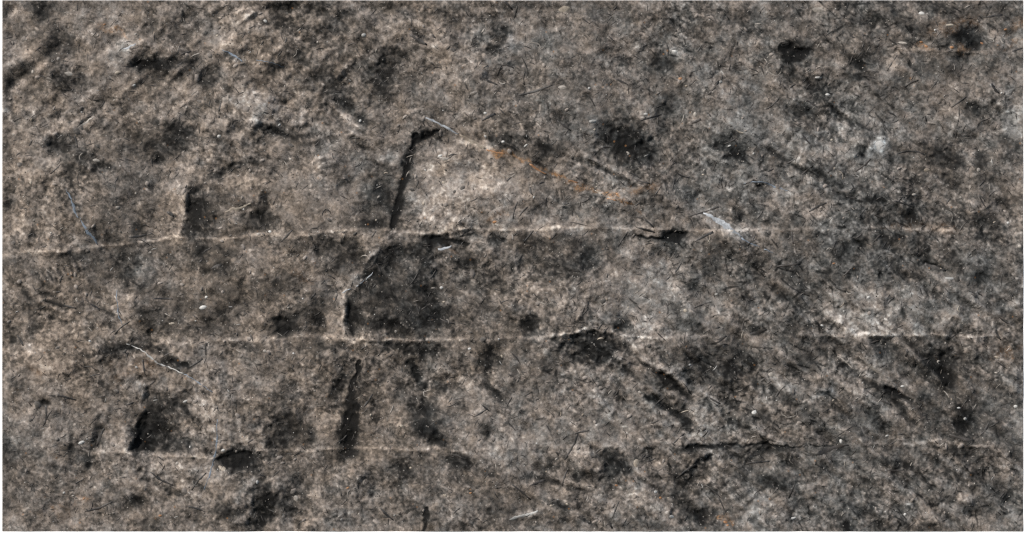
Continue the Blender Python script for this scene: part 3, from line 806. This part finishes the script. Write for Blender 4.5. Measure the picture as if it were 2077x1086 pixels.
RINGS = [q for q in RINGS_ALL if q[:2] in ((1075, 95), (1030, 350), (868, 800), (1600, 835), (1105, 610), (1570, 140))]
for k, (x, y, rx, ry, a) in enumerate(RINGS):
    full = random.random() < .45
    th = np.linspace(0, 2 * math.pi * (.95 if full else random.uniform(.45, .7)), 12) + random.uniform(0, 6)
    ar = math.radians(a)
    pts = [(x + math.cos(t) * rx * math.cos(ar) - math.sin(t) * ry * math.sin(ar), y + math.cos(t) * rx * math.sin(ar) + math.sin(t) * ry * math.cos(ar)) for t in th]
    piece("shell_ring", strip(pts, 2.6, .3, .4, seg=12, wob=.5), M_SHELL)

NEEDLES = [  # dark slivers picked out by eye
 ([(1655,924),(1672,916),(1695,908),(1722,903)],[6,9,7,2]),([(1600,582),(1622,592),(1642,601)],[2,4,2]),([(1522,679),(1540,674),(1555,669)],[3,6,4]),([(1456,695),(1465,687),(1474,682)],[3,5,3]),
 ([(1410,490),(1428,480),(1447,471)],[2,5,5]),([(1395,440),(1430,430),(1458,420)],[2,3,3]),([(1575,541),(1605,538),(1622,535)],[2,4,4]),([(1876,536),(1895,543),(1918,550)],[5,7,3]),([(1812,408),(1840,416),(1856,420)],[4,3,2]),
 ([(2010,170),(2020,185),(2026,190)],[4,7,3]),([(1835,177),(1848,168),(1862,163)],[2,4,2]),([(1930,218),(1945,208),(1960,197)],[2,3,2]),([(2000,35),(2020,32),(2034,30)],[2,5,3]),([(1678,352),(1688,340),(1697,328)],[3,7,4]),([(1735,348),(1755,335),(1766,322)],[2,4,2]),
 ([(1820,312),(1840,307),(1862,308),(1876,314)],[2,4,3,2]),([(1404,250),(1414,246),(1422,242)],[3,6,4]),([(1300,245),(1322,238),(1342,232)],[2,3,2]),([(1130,245),(1145,256),(1158,266)],[2,4,2]),([(978,245),(990,238),(1005,231)],[2,6,4]),
 ([(1052,193),(1085,186),(1120,174)],[2,5,3]),([(1018,132),(1030,132),(1042,138)],[2,3,2]),([(832,70),(848,82),(866,92)],[4,8,4]),([(1022,2),(1032,12),(1040,20)],[3,5,2]),([(1065,145),(1062,160),(1064,172)],[2,3,2]),
 ([(1372,972),(1392,956),(1412,944)],[2,4,4]),([(1515,942),(1540,939),(1562,937)],[2,4,3]),([(1800,952),(1815,956),(1834,953)],[3,5,3]),([(1925,882),(1950,890),(1975,894)],[2,6,4]),([(1038,982),(1058,998),(1076,1014)],[2,4,2]),
 ([(1075,985),(1090,980),(1105,974)],[2,5,3]),([(1145,934),(1158,912),(1166,898),(1172,880)],[2,4,4,3]),([(1166,880),(1180,876),(1195,874)],[2,4,2]),([(962,846),(976,838),(988,830)],[2,3,2]),([(1312,937),(1322,935),(1330,931)],[2,4,2]),
 ([(1225,1045),(1235,1060),(1242,1072)],[3,5,3]),([(1242,1050),(1250,1030),(1256,1016)],[2,3,2]),([(770,1030),(785,1046),(798,1056)],[2,5,2]),([(92,860),(95,842),(94,822)],[2,4,4]),([(100,802),(125,803),(155,812)],[2,4,2]),
 ([(305,958),(325,974),(350,985)],[2,4,2]),([(388,995),(402,975),(418,960)],[2,4,2]),([(172,1038),(200,1032),(228,1018)],[2,5,3]),([(195,905),(200,890),(210,870)],[4,6,3]),([(385,745),(398,738),(412,728)],[2,4,2]),([(295,760),(292,745),(290,730)],[2,4,2]),
 ([(262,482),(282,480),(298,476)],[2,5,3]),([(338,430),(346,434),(352,440)],[3,6,3]),([(570,492),(582,480),(594,467)],[2,5,3]),([(428,546),(438,542),(450,538)],[3,7,3]),([(310,606),(330,606),(350,607)],[2,4,2]),([(418,695),(417,705),(418,720)],[3,4,2]),
 ([(35,680),(42,690),(48,702)],[2,5,2]),([(88,608),(120,618),(155,626)],[3,6,3]),([(1075,380),(1076,390),(1080,396)],[3,5,2]),([(1062,492),(1074,478),(1082,468)],[2,3,2]),([(1254,500),(1264,484),(1274,470)],[2,2,2]),
 ([(1292,462),(1310,466),(1328,472)],[2,5,2]),([(1306,445),(1316,452),(1326,462)],[2,3,2]),([(2020,665),(2022,680),(2030,690)],[3,5,3]),([(1866,500),(1868,512),(1864,520)],[3,6,3]),([(1772,490),(1780,482),(1786,476)],[2,4,2]),
 ([(1605,470),(1606,482),(1608,495)],[2,3,2]),([(1838,708),(1840,716),(1836,724)],[4,5,3]),([(1710,560),(1718,552),(1724,546)],[2,3,2]),([(1640,430),(1660,418),(1676,412)],[3,5,3]),([(1985,395),(1992,410),(1998,420)],[3,3,2])]
for pts, wd in NEEDLES:
    piece("dark_splinter", strip(pts, [k * 1.35 for k in wd], .6, .2), M_DARK)

# --- many more of both, unequal, lying every way
def arc(x, y, L, ang, bend):
    n = 5
    t = np.linspace(-.5, .5, n)
    a = math.radians(ang)
    u, w_ = t * L, bend * L * (t * t - .1)
    return list(zip(x + u * math.cos(a) - w_ * math.sin(a), y + u * math.sin(a) + w_ * math.cos(a)))


def spot():
    return random.uniform(X0 + 12, X1 - 12), random.uniform(Y0 + 12, Y1 - 12)


for k in range(228):
    x, y = spot()
    if random.random() < .5: x = random.uniform(900, X1 - 12)
    L = random.choice((12, 16, 20, 26, 36)) * random.uniform(.8, 1.2)
    piece("dark_splinter", strip(arc(x, y, L, random.choice((-40, -25, 30, 35, 60, 110, -60)) + random.uniform(-18, 18), random.uniform(-.35, .35)), random.uniform(2.6, 5.0), .6, .2, seg=5), M_DARK)
for k in range(190):
    x, y = spot()
    if random.random() < .25:
        L = random.uniform(9, 20)
        piece("shell_fragment", strip(arc(x, y, L, random.uniform(0, 180), random.uniform(-1.6, 1.6)), random.uniform(2.0, 3.4), .6, .2, seg=5), random.choice((M_SHELL, M_SHELL, M_CREAM)))
    else:
        r = random.uniform(2.2, 5.0)
        piece("shell_fragment", lens(x, y, r, r * random.uniform(.45, .9), random.uniform(0, 180), .6, 7), random.choice((M_SHELL, M_WHITE, M_SHELL, M_CREAM)))
M_CHIP = inclusion_material("rock_chip", (.050, .047, .043), (.26, .23, .205), 130, .85)
for k in range(230):
    x, y = spot()
    while T[int((y - Y0) / dy), int((x - X0) / dx)] < -.10:      # none where the tone is dark
        x, y = spot()
    q = random.uniform(3.5, 8.0) if random.random() < .8 else random.uniform(8, 11)
    piece("rock_chip", lens(x, y, q, q * random.uniform(.4, .85), random.uniform(0, 180), random.uniform(.7, 1.4), random.choice((5, 6, 7))), M_CHIP)
for x, y in [(1868,86),(1878,95),(1930,97),(1992,88),(325,1046),(1472,1060),(1476,1066),(1252,394),(1003,451),(955,1000),(1690,535),(170,1012),(212,50),(1250,985),(2040,60),(705,990),(1340,1010),(1380,160)]:
    r = random.uniform(2.5, 4.5)
    piece("iron_grain", lens(x, y, r * 1.3, r * .8, random.uniform(-30, 30), .5, 7), M_RUST)


def grit(name, count, mats, rmin, rmax, lift, label, fib=.75):
    allv, allq, allt, off = [], [], [], 0
    for k in range(count):
        x, y = spot()
        if random.random() < fib:
            v, q = strip(arc(x, y, random.uniform(2.5, 7) * rmax, random.uniform(0, 180), random.choice((.1, .3, .6)) * random.uniform(-1.2, 1.2)), random.uniform(1.0, 1.7) * rmin, lift, .1, seg=4)
            t = np.zeros((0, 3), int)
        else:
            r = random.uniform(rmin, rmax)
            v, q, t = lens(x, y, r, r * random.uniform(.4, .9), random.uniform(0, 180), lift, 5)
        allv.append(v); allq.append(np.array(q) + off); allt.append(np.array(t) + off if len(t) else t)
        off += len(v)
    o = link(name, mesh_np(name, np.concatenate(allv), np.concatenate(allq), np.concatenate(allt)), mats, slab)
    o['kind'] = 'stuff'
    o['label'] = label
    return o


grit("shell_grit", 1500, M_SHELL, 1.2, 2.3, .5, 'countless tiny pale shell crumbs', .12)
grit("shale_grit", 4400, M_DARK, 1.5, 2.6, .5, 'countless tiny black shale crumbs', .45)
grit("calcite_grit", 220, M_WHITE, 1.0, 1.9, .4, 'tiny bright white calcite grains', .2)
